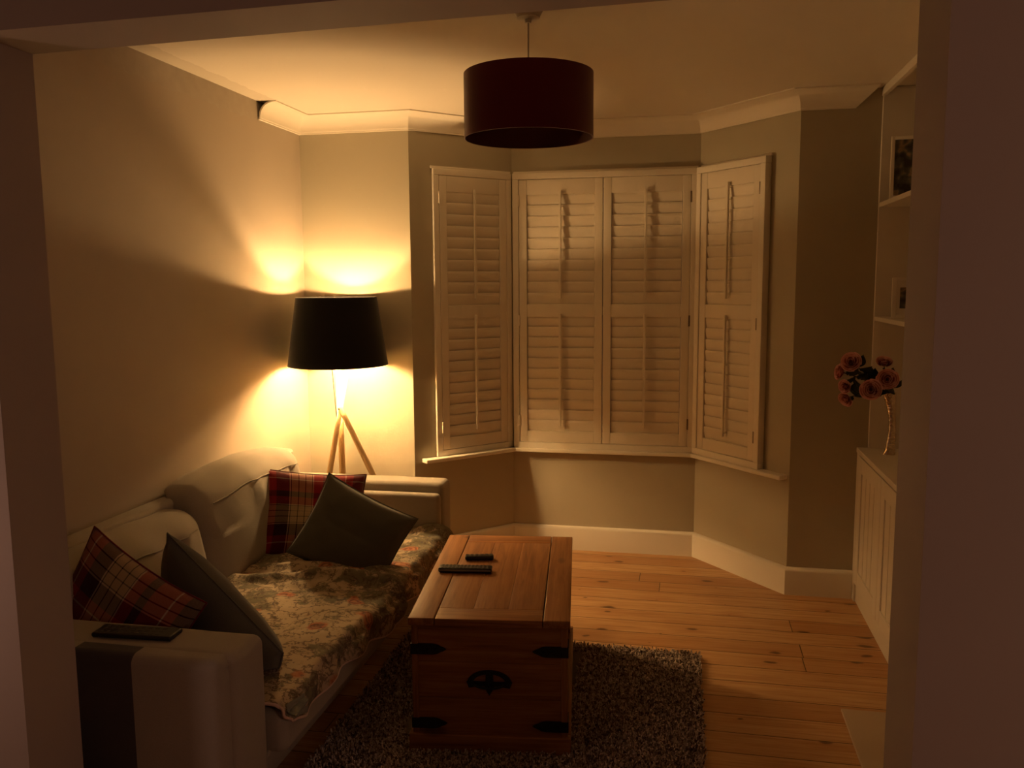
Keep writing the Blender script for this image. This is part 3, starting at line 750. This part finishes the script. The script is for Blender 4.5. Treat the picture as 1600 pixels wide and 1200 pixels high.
# back cushions: plump, leaning, with creases and a top seam
def back_cushion(yc, L_, hgt, thick, xb, lean, seed, top_round):
    def wp(p):
        x, y, z = p; u = 2*y/L_; v = 2*z/hgt; fx = (x > 0)
        bulge = max(0, 1-abs(u)**3)*max(0, 1-abs(v)**3)
        x2 = x*(1+0.30*bulge)
        crease = 0.0
        if fx:
            crease += 0.003*math.sin(11*u+5.0*v+seed)*math.exp(-((v-0.35)/0.55)**2)*math.exp(-((u-0.25)/0.5)**2)
            crease += 0.006*nz((0, y*2.2, z*3), 1.6, seed)+0.014*max(0, math.sin(16*(y+0.35*z)+seed))**6*math.exp(-((v-0.55)/0.4)**2)
        x2 += crease
        z2 = z-0.030*(abs(u)**2.4)*(v > 0)*top_round+0.012*nz((x*2, y*3, 0), 2.0, seed+3)*(v > 0)
        y2 = y+0.010*nz((x, 0, z), 5, seed)
        x2 += -lean*(z+hgt/2)
        wx = x2+xb+thick/2; wz = z2+SEAT-0.01+hgt/2
        lim = -2.078 if wz < 0.785 else -2.078-0.065*min(1, (wz-0.785)/0.03)
        if wx < lim: x2 += lim-wx
        return (x2, y2, z2)
    g = G().rbox((xb+thick/2, yc, SEAT-0.01+hgt/2), (thick, L_, hgt), 0.075, 6, 16, warp=wp)
    o = g.build('back_cushion', MAT['sofa'], sofa, sharp=80)
    # piped seam over the crown
    pts = []
    for i in range(41):
        y = -L_/2*0.86+L_*0.86*i/40; q = wp(Vector((thick/2+0.0008, y*0.97, hgt/2-0.078)))
        pts.append((q[0]+xb+thick/2, q[1]+yc, q[2]+SEAT-0.01+hgt/2))
    s = G().tube(pts, 0.0028, 6).build('seam', MAT['sofa'], o); s.parent = o; s.location = (0, 0, 0)
    s.data.transform(Matrix.Translation(Vector(sofa.location)*0))
    return o
back_cushion(2.605, 0.88, 0.372, 0.19, -2.035, 0.20, 3.0, 0.35)
back_cushion(3.500, 0.93, 0.462, 0.21, -2.040, 0.22, 8.0, 1.3)
for x_ in (SX0+0.07, SX1-0.12):
    for y_ in (SY0+0.09, SY1-0.09):
        G().lathe((x_, y_, 0), [(0, 0), (0.020, 0), (0.024, 0.095), (0, 0.095)], 16).build('foot', MAT['dark_metal'], sofa)

# ------------------------------------------------------------------ floral throw on the seat
def throw_pt(u, v):
    # u across (back -> front, then over the edge), v along the sofa
    y0, y1 = 2.185, 3.955
    y = y0+(y1-y0)*v
    s = u*0.985                        # cloth length from the back
    x0 = -1.905
    flat = 0.735
    wr = 0.010*nz((s*3.0, y*2.0, 0), 2.2, 1)+0.007*nz((s*8, y*5, 0), 1.6, 5)
    fold = 0.034*math.exp(-((y-3.10-0.10*math.sin(3*s))/0.035)**2)*(0.4+0.6*min(1, s/0.5))
    fold += 0.016*math.exp(-((y-3.26-0.12*s)/0.03)**2)*math.exp(-((s-0.35)/0.25)**2)
    fold += 0.020*math.exp(-((s-0.03)/0.05)**2)*(0.5+0.5*math.sin(17*y))
    fold += 0.030*math.exp(-((y-3.93)/0.05)**2)
    wr += (0.016*nz((s*5, y*9, 0), 1.3, 11)+0.010*nz((s*11, y*15, 0), 1.0, 4))*(1 if y > 3.08 else 0.25)
    crown = 0.018*max(0, 1-((y-2.62)/0.45)**2 if y < 3.06 else 1-((y-3.50)/0.45)**2)
    top = SEAT+0.010+crown
    yy = y+0.010*nz((s*4, y*3, 2), 2, 7)
    hang = 0.985-0.735
    kn = [(2.18, 0.006), (2.30, 0.045), (2.50, 0.040), (2.80, 0.055), (3.00, 0.090), (3.12, 0.060), (3.30, 0.075), (3.55, 0.112), (3.80, 0.075), (3.96, 0.060)]
    drop_len = kn[-1][1]
    for (ya, da), (yb, db) in zip(kn, kn[1:]):
        if ya <= y <= yb: q_ = (y-ya)/(yb-ya); q_ = q_*q_*(3-2*q_); drop_len = da+(db-da)*q_; break
    drop_len += 0.006*nz((y*9, 0, 0), 1, 3)
    if s < flat:
        return (x0+s, yy, top+wr+max(fold, 0)+0.006)
    r = 0.038; arc = r*PI/2; q = (s-flat)/(0.985-flat)*(arc+drop_len)
    fz = (wr+max(fold, 0))
    if q < arc:
        a = q/r; return (x0+flat+(r+fz)*math.sin(a), yy, top-r+(r+fz)*math.cos(a)+0.006)
    return (x0+flat+r+fz+0.010+0.012*math.sin(21*y+1.3*math.sin(5*y)), yy, top-r-(q-arc)+0.006)
NU, NV = 90, 170
g = G().grid(NU, NV, throw_pt)
th = g.build('throw_blanket', MAT['throw'], None, sharp=80)
tag(th, 'rumpled floral cotton throw spread over the sofa seat', 'throw blanket')
md = th.modifiers.new('thick', 'SOLIDIFY'); md.thickness = 0.005; md.offset = 1
g = G(); pts = [throw_pt(1.0, i/120) for i in range(121)]
g.tube([(p[0]+0.001, p[1], p[2]) for p in pts], 0.0055, 6)
g.tube([throw_pt(i/60, 0.0) for i in range(61)], 0.0055, 6)
g.build('hem', MAT['throw_hem'], th)['label'] = 'pinkish hem'
# turned-back corner showing the plain reverse
def corner(u, v):
    p = Vector(throw_pt(0.86+0.135*u, 0.004+0.055*v)); p += Vector((0.007, 0, 0.009)); return tuple(p)
o = G().grid(10, 8, corner).build('turned_corner', MAT['throw_lining'], th); o['label'] = 'grey-green reverse side'

# ------------------------------------------------------------------ scatter cushions
def cushion(name, c, eu, ev, w_, h_, th_, mat, label, seed, group=None, clamp=None, pinch=0.075):
    eu = Vector(eu).normalized(); ev = Vector(ev); ev = (ev-eu*ev.dot(eu)).normalized(); n = eu.cross(ev)
    c = Vector(c); NN = 36; g = G()
    def pt(sgn):
        def f(a, b):
            u, v = 2*a-1, 2*b-1
            x = u*w_/2*(1-pinch*(1-v*v)); y = v*h_/2*(1-pinch*(1-u*u))
            t_ = (max(0, 1-abs(u)**2.6)*max(0, 1-abs(v)**2.6))**0.5
            wr = 0.006*nz((u*1.6, v*1.6, sgn), 2.0, seed)*t_
            # creases running in from the corners
            for (cu, cv) in ((1, 1), (-1, 1), (1, -1), (-1, -1)):
                d = math.hypot(u-cu, v-cv); ang = math.atan2(v-cv, u-cu)
                wr += 0.004*math.exp(-(d/0.55)**2)*math.sin(9*ang+seed)*t_
            q = c+eu*x+ev*y+n*(sgn*(th_/2*t_+wr*(1 if t_ > 0 else 0)))
            # sag
            q.z -= 0.012*(1-abs(u))*(v > 0)*t_*0.5
            if clamp: q = clamp(q)
            return tuple(q)
        return f
    g.grid(NN, NN, pt(1)); g.grid(NN, NN, pt(-1), flip=True)
    o = g.build(name, mat, None, sharp=75)
    m = Matrix.Translation(c); o.data.transform(m.inverted()); o.location = c
    # weld the rim
    import bmesh
    bm = bmesh.new(); bm.from_mesh(o.data); bmesh.ops.remove_doubles(bm, verts=bm.verts, dist=0.0004); bm.to_mesh(o.data); bm.free()
    rim = []
    N_ = 30
    for (p0, p1) in (((-1, -1), (1, -1)), ((1, -1), (1, 1)), ((1, 1), (-1, 1)), ((-1, 1), (-1, -1))):
        for i in range(N_):
            u = p0[0]+(p1[0]-p0[0])*i/N_; v = p0[1]+(p1[1]-p0[1])*i/N_
            q = c+eu*(u*w_/2*(1-pinch*(1-v*v)))+ev*(v*h_/2*(1-pinch*(1-u*u)))
            if clamp: q = clamp(q)
            rim.append(q-c)
    rim.append(rim[0])
    G().tube(rim, 0.003, 6, caps=False).build('seam', mat, o, local=True)
    return tag(o, label, 'cushion', group)
def on_seat(q):
    q = q.copy(); lo = SEAT+0.045
    if q.z < lo: q.z = lo-0.02*(1-math.exp(-(lo-q.z)/0.05))
    return q
def near_arm(q):
    q = on_seat(q)
    if q.y < 2.20: q.y = 2.20-0.01*(1-math.exp(-(2.20-q.y)/0.05))
    return q
BL, TL, TR = Vector((-1.87, 3.375, 0.40)), Vector((-1.965, 3.57, 0.780)), Vector((-1.510, 3.80, 0.715))
cc = (BL+TR)/2+Vector((0, 0, 0.02))
cushion('scatter_cushion', cc, TR-TL, TL-BL, 0.49, 0.43, 0.13, MAT['plaid_far'], 'red and cream tartan cushion in the far corner behind the grey one', 2, clamp=on_seat)
cushion('scatter_cushion', (-1.420, 3.405, 0.552), (0.405, -0.05, -0.165), (0.15, 0.11, 0.252), 0.47, 0.39, 0.14, MAT['grey_cushion'], 'plain grey cushion tilted against the far tartan cushion', 5, clamp=on_seat)
cushion('scatter_cushion', (-1.765, 2.275, 0.555), (0.444, -0.08, -0.20), (0.20, 0.10, 0.40), 0.49, 0.49, 0.12, MAT['plaid_near'], 'red and cream tartan cushion leaning behind the near sofa arm', 7, clamp=near_arm)
cushion('scatter_cushion', (-1.515, 2.475, 0.515), (0.436, -0.10, -0.32), (0.20, -0.25, 0.35), 0.56, 0.46, 0.17, MAT['grey_cushion'], 'plain grey cushion propped on the near tartan cushion, dipping to the seat edge', 9, clamp=near_arm, pinch=0.0)

# ------------------------------------------------------------------ alcove cabinet and shelving
CX = 0.871
cab = thing('alcove_cabinet', (1.07, 4.0, 0), 'low white built-in cupboard with panelled doors in the right alcove', 'cabinet')
y0, y1 = 3.452, YD-0.002
G().box(CX+0.020, XA-0.002, y0, y1, 0.10, 0.772, bev=0.002).build('carcass', MAT['cabinet'], cab)
G().box(CX+0.012, XA-0.002, y0, y1, 0.0, 0.10, bev=0.002).build('plinth', MAT['cabinet'], cab)
G().box(CX-0.002, XA-0.002, y0, y1, 0.774, 0.800, bev=0.003).build('top', MAT['cabinet'], cab)
G().box(CX+0.002, CX+0.020, y1-0.052, y1, 0.0, 0.772, bev=0.001).build('filler_strip', MAT['cabinet'], cab)
for k in range(2):
    a0 = y0+0.012+k*0.508; a1 = a0+0.504; g = G()
    g.box(CX+0.006, CX+0.019, a0, a1, 0.105, 0.766)
    for (b0, b1, z0, z1) in ((a0, a0+.07, .105, .766), (a1-.07, a1, .105, .766), (a0+.07, a1-.07, .105, .18), (a0+.07, a1-.07, .69, .766)): g.box(CX, CX+0.008, b0, b1, z0, z1, bev=0.0015)
    for j in range(1, 4):
        yy = a0+.07+j*(a1-a0-.14)/4; g.box(CX+0.004, CX+0.008, yy-0.003, yy+0.003, .18, .69, bev=0.001)
    d = g.build('door', MAT['cabinet'], cab)
UX = 0.922
un = thing('shelving_unit', (1.10, 4.0, 0.80), 'tall white open shelving above the cupboard in the right alcove', 'shelves')
G().box(UX, XA-0.003, y1-0.022, y1, 0.801, H-0.002, bev=0.0015).build('side_panel', MAT['cabinet'], un)
G().box(UX, XA-0.003, y0, y0+0.022, 0.801, H-0.002, bev=0.0015).build('side_panel', MAT['cabinet'], un)
G().box(XA-0.014, XA-0.003, y0+0.022, y1-0.022, 0.801, H-0.002).build('back_panel', MAT['cabinet'], un)
G().box(UX-0.004, UX+0.018, y0, y1-0.001, 2.537, H-0.002, bev=0.001).build('fascia', MAT['cabinet'], un)
G().box(UX+0.001, XA-0.014, y0+0.022, y1-0.022, 2.003, 2.025, bev=0.001).build('shelf', MAT['cabinet'], un)
G().box(UX+0.001, XA-0.014, y0+0.022, y1-0.022, 1.448, 1.468, bev=0.001).build('shelf', MAT['cabinet'], un)

def frame(loc, rz, w_, h_, bw, label, pm, mount, lean=0.10):
    r = thing('photo_frame', loc, label, 'photo frame', rz=rz); r.rotation_euler = (-lean, 0, rz)
    g = G(); d = 0.016
    g.box(-w_/2, -w_/2+bw, 0, d, 0, h_, bev=0.0015); g.box(w_/2-bw, w_/2, 0, d, 0, h_, bev=0.0015)
    g.box(-w_/2+bw, w_/2-bw, 0, d, 0, bw, bev=0.0015); g.box(-w_/2+bw, w_/2-bw, 0, d, h_-bw, h_, bev=0.0015)
    g.build('frame', MAT['trim'], r, local=True)
    if mount: 
        G().box(-w_/2+bw, w_/2-bw, 0.006, 0.008, bw, h_-bw).build('mount', MAT['trim'], r, local=True)
        G().box(-mount/2, mount/2, 0.0045, 0.0058, h_*0.24, h_*0.76).build('photo', pm, r, local=True)
    else: G().box(-w_/2+bw, w_/2-bw, 0.006, 0.008, bw, h_-bw).build('photo', pm, r, local=True)
    return r
frame((1.060, 4.33, 2.026), math.radians(-6), 0.26, 0.29, 0.016, 'white-framed dark family photo standing on the upper alcove shelf', MAT['photo'], 0, 0.04)
frame((1.065, 4.30, 1.469), math.radians(-6), 0.22, 0.19, 0.018, 'small white photo frame with wide mount on the lower alcove shelf', MAT['photo_dark'], 0.15, 0.04)

# ------------------------------------------------------------------ vase of roses
VX, VY = 0.985, 4.36
vase = thing('flower_vase', (VX, VY, 0.801), 'slim twisted metallic vase of roses on the white cupboard', 'vase')
g = G(); n = 26; pts = []; rad = []
for i in range(n+1):
    q = i/n; z = q*0.305
    pts.append((VX-0.000+0.012*math.sin(q*PI*1.15)-0.006*q, VY, 0.801+z)); rad.append(0.020-0.006*math.sin(q*PI*0.75)+0.010*q**3+(0.003 if i < 2 else 0))
seg = 20
vs = []; fs = []
for i, p in enumerate(pts):
    for k in range(seg):
        a = 2*PI*k/seg; rr = rad[i]*(1+0.10*math.cos(2*(a-2.6*i/n)))
        vs.append((p[0]+rr*1.15*math.cos(a), p[1]+rr*0.8*math.sin(a), p[2]))
for i in range(n):
    for k in range(seg): fs.append((i*seg+k, i*seg+(k+1) % seg, (i+1)*seg+(k+1) % seg, (i+1)*seg+k))
fs.append(tuple(reversed(range(seg)))); g.add(vs, fs); g.build('body', MAT['vase'], vase)

def rose_geo(R, seed):
    rn = random.Random(seed); g = G()
    rings = [(3, 0.20, 0.95, 1.45), (4, 0.36, 1.0, 1.30), (5, 0.55, 0.95, 1.10), (5, 0.72, 0.90, 0.85), (5, 0.86, 0.80, 0.55)]
    for ri, (cnt, rr, hh, up_) in enumerate(rings):
        off = rn.uniform(0, 6)
        for k in range(cnt):
            a0 = off+2*PI*k/cnt; wd = 2*PI/cnt*0.66
            def f(a, b, a0=a0, wd=wd, rr=rr, hh=hh, ri=ri):
                s = 2*a-1; ang = a0+s*wd*(0.45+0.55*math.sin(b*PI*0.62)); flare = rr*R*(0.28+0.72*math.sin(min(1, b*1.05)*PI/2))
                curl = 0.07*R*max(0, b-0.80)/0.20*(0.5+ri*0.25)
                tip = (1-0.16*s*s*b)
                return ((flare+curl+0.07*R*(k % 2))*math.cos(ang), (flare+curl+0.07*R*(k % 2))*math.sin(ang), (hh*R*b*tip-0.05*R*ri*b)-curl*0.4)
            g.grid(8, 8, f)
    g.lathe((0, 0, 0), [(0, -0.10*R), (0.25*R, -0.02*R), (0.30*R, 0.10*R), (0.1*R, 0.3*R), (0, 0.5*R)], 12)
    return g
HEADS = [  # position, facing direction, radius, label
    ((0.752, 4.12, 1.272), (-0.3, -0.9, 0.30), 0.040, 'pink rose, topmost and largest bloom on the left of the vase'),
    ((0.722, 4.16, 1.222), (-0.9, -0.3, 0.15), 0.033, 'pink rose turned sideways, leftmost bloom of the bunch'),
    ((0.730, 4.10, 1.165), (-0.6, -0.75, 0.0), 0.028, 'small pink rose below the leftmost bloom'),
    ((0.735, 4.09, 1.112), (-0.6, -0.6, -0.35), 0.031, 'pink rose drooping lowest on the left side of the bunch'),
    ((0.826, 4.04, 1.158), (-0.25, -0.95, 0.10), 0.042, 'open pink rose facing out, low in the middle of the bunch'),
    ((0.895, 4.06, 1.205), (-0.15, -0.95, 0.12), 0.042, 'open pink rose facing out, right above the vase neck'),
    ((0.900, 4.16, 1.262), (-0.1, -0.6, 0.8), 0.032, 'pink rose peeping over the open bloom at the right'),
]
NECK = Vector((VX-0.012, VY, 1.106))
for i, (p, d, R, lab) in enumerate(HEADS):
    d = Vector(d).normalized(); p = Vector(p)
    r = thing('rose', tuple(p), lab, 'rose', 'pink roses in the metallic vase')
    q = d.to_track_quat('Z', 'Y').to_matrix().to_4x4()
    rose_geo(R*1.15, i+11).xf(q).build('blossom', MAT['petal'], r, local=True, sharp=80)
    # stem bending from the neck to the head, entering the vase
    base = NECK-p+Vector((0.002*i-0.006, 0.003*(i % 3)-0.003, -0.05)); endp = -d*R*0.1
    mid = (base+endp)*0.5+Vector((0, 0, 0.035))
    pts = []
    nk = NECK-p+Vector((0.002*i-0.006, 0.003*(i % 3)-0.003, 0.01))
    for k in range(13):
        s = k/12; pts.append(((1-s)**2)*nk+2*s*(1-s)*(mid+(-d)*0.03)+s*s*endp)
    G().tube([base]+pts, 0.0022, 6).build('stem', MAT['leaf'], r, local=True)
    rn = random.Random(40+i)
    for k in range(7):
        s = 0.25+0.11*k; o_ = ((1-s)**2)*nk+2*s*(1-s)*(mid+(-d)*0.03)+s*s*endp
        dr = Vector((rn.uniform(-1, .5), rn.uniform(-1, .4), rn.uniform(-.8, .8))).normalized(); sd = dr.cross(Vector((0.2, 0.3, 1))).normalized(); nn = dr.cross(sd)
        Lf = rn.uniform(0.055, 0.08)
        def lf_(a, b, o_=o_, dr=dr, sd=sd, nn=nn, Lf=Lf):
            s_ = 2*a-1; wd = 0.42*Lf*math.sin(PI*min(1, b*0.97+0.03))**0.8
            return tuple(o_+dr*Lf*b+sd*s_*wd*0.9+nn*(0.12*Lf*s_*s_-0.25*Lf*b*b))
        G().grid(4, 8, lf_, uv=False).build('leaf', MAT['leaf'], r, local=True, sharp=80)

# ------------------------------------------------------------------ hearth
g = G().rbox((0.748, 2.62, 0.006), (0.272, 1.33, 0.012), 0.003, 2)
o = g.build('hearth_slab', MAT['tile']); tag(o, 'pale stone hearth slab let into the floorboards at the right', 'hearth')

# ------------------------------------------------------------------ two fill lamps added out of view to light the partition faces
for (lx, ly, lz, sx, lab, k) in ((2.3, 0.25, 1.25, -1, 'added dim fill light in the near room, to the right of the viewer', 1.0), (XL, 1.12, 1.00, 1, 'added dim fill light in the near room, to the left of the viewer', 0.27)):
    nr = thing('fill_light', (lx, ly, lz), lab, 'fill light')
    G().tube([(lx, ly, lz), (lx+sx*0.02, ly, lz)], 0.045, 20).build('fill_plate', MAT['white_plastic'], nr)
    G().tube([(lx+sx*0.02, ly, lz), (lx+sx*0.09, ly, lz), (lx+sx*0.10, ly, lz+0.03)], 0.007, 8).build('arm', MAT['steel'], nr)
    ld = bpy.data.lights.new('fill_lamp', 'POINT'); ld.energy = BACK_WATTS*k; ld.color = BACK_COL; ld.shadow_soft_size = 0.05
    lo = bpy.data.objects.new('fill_glow', ld); COL.objects.link(lo); lo.location = (sx*0.10, 0, 0.10); lo.parent = nr
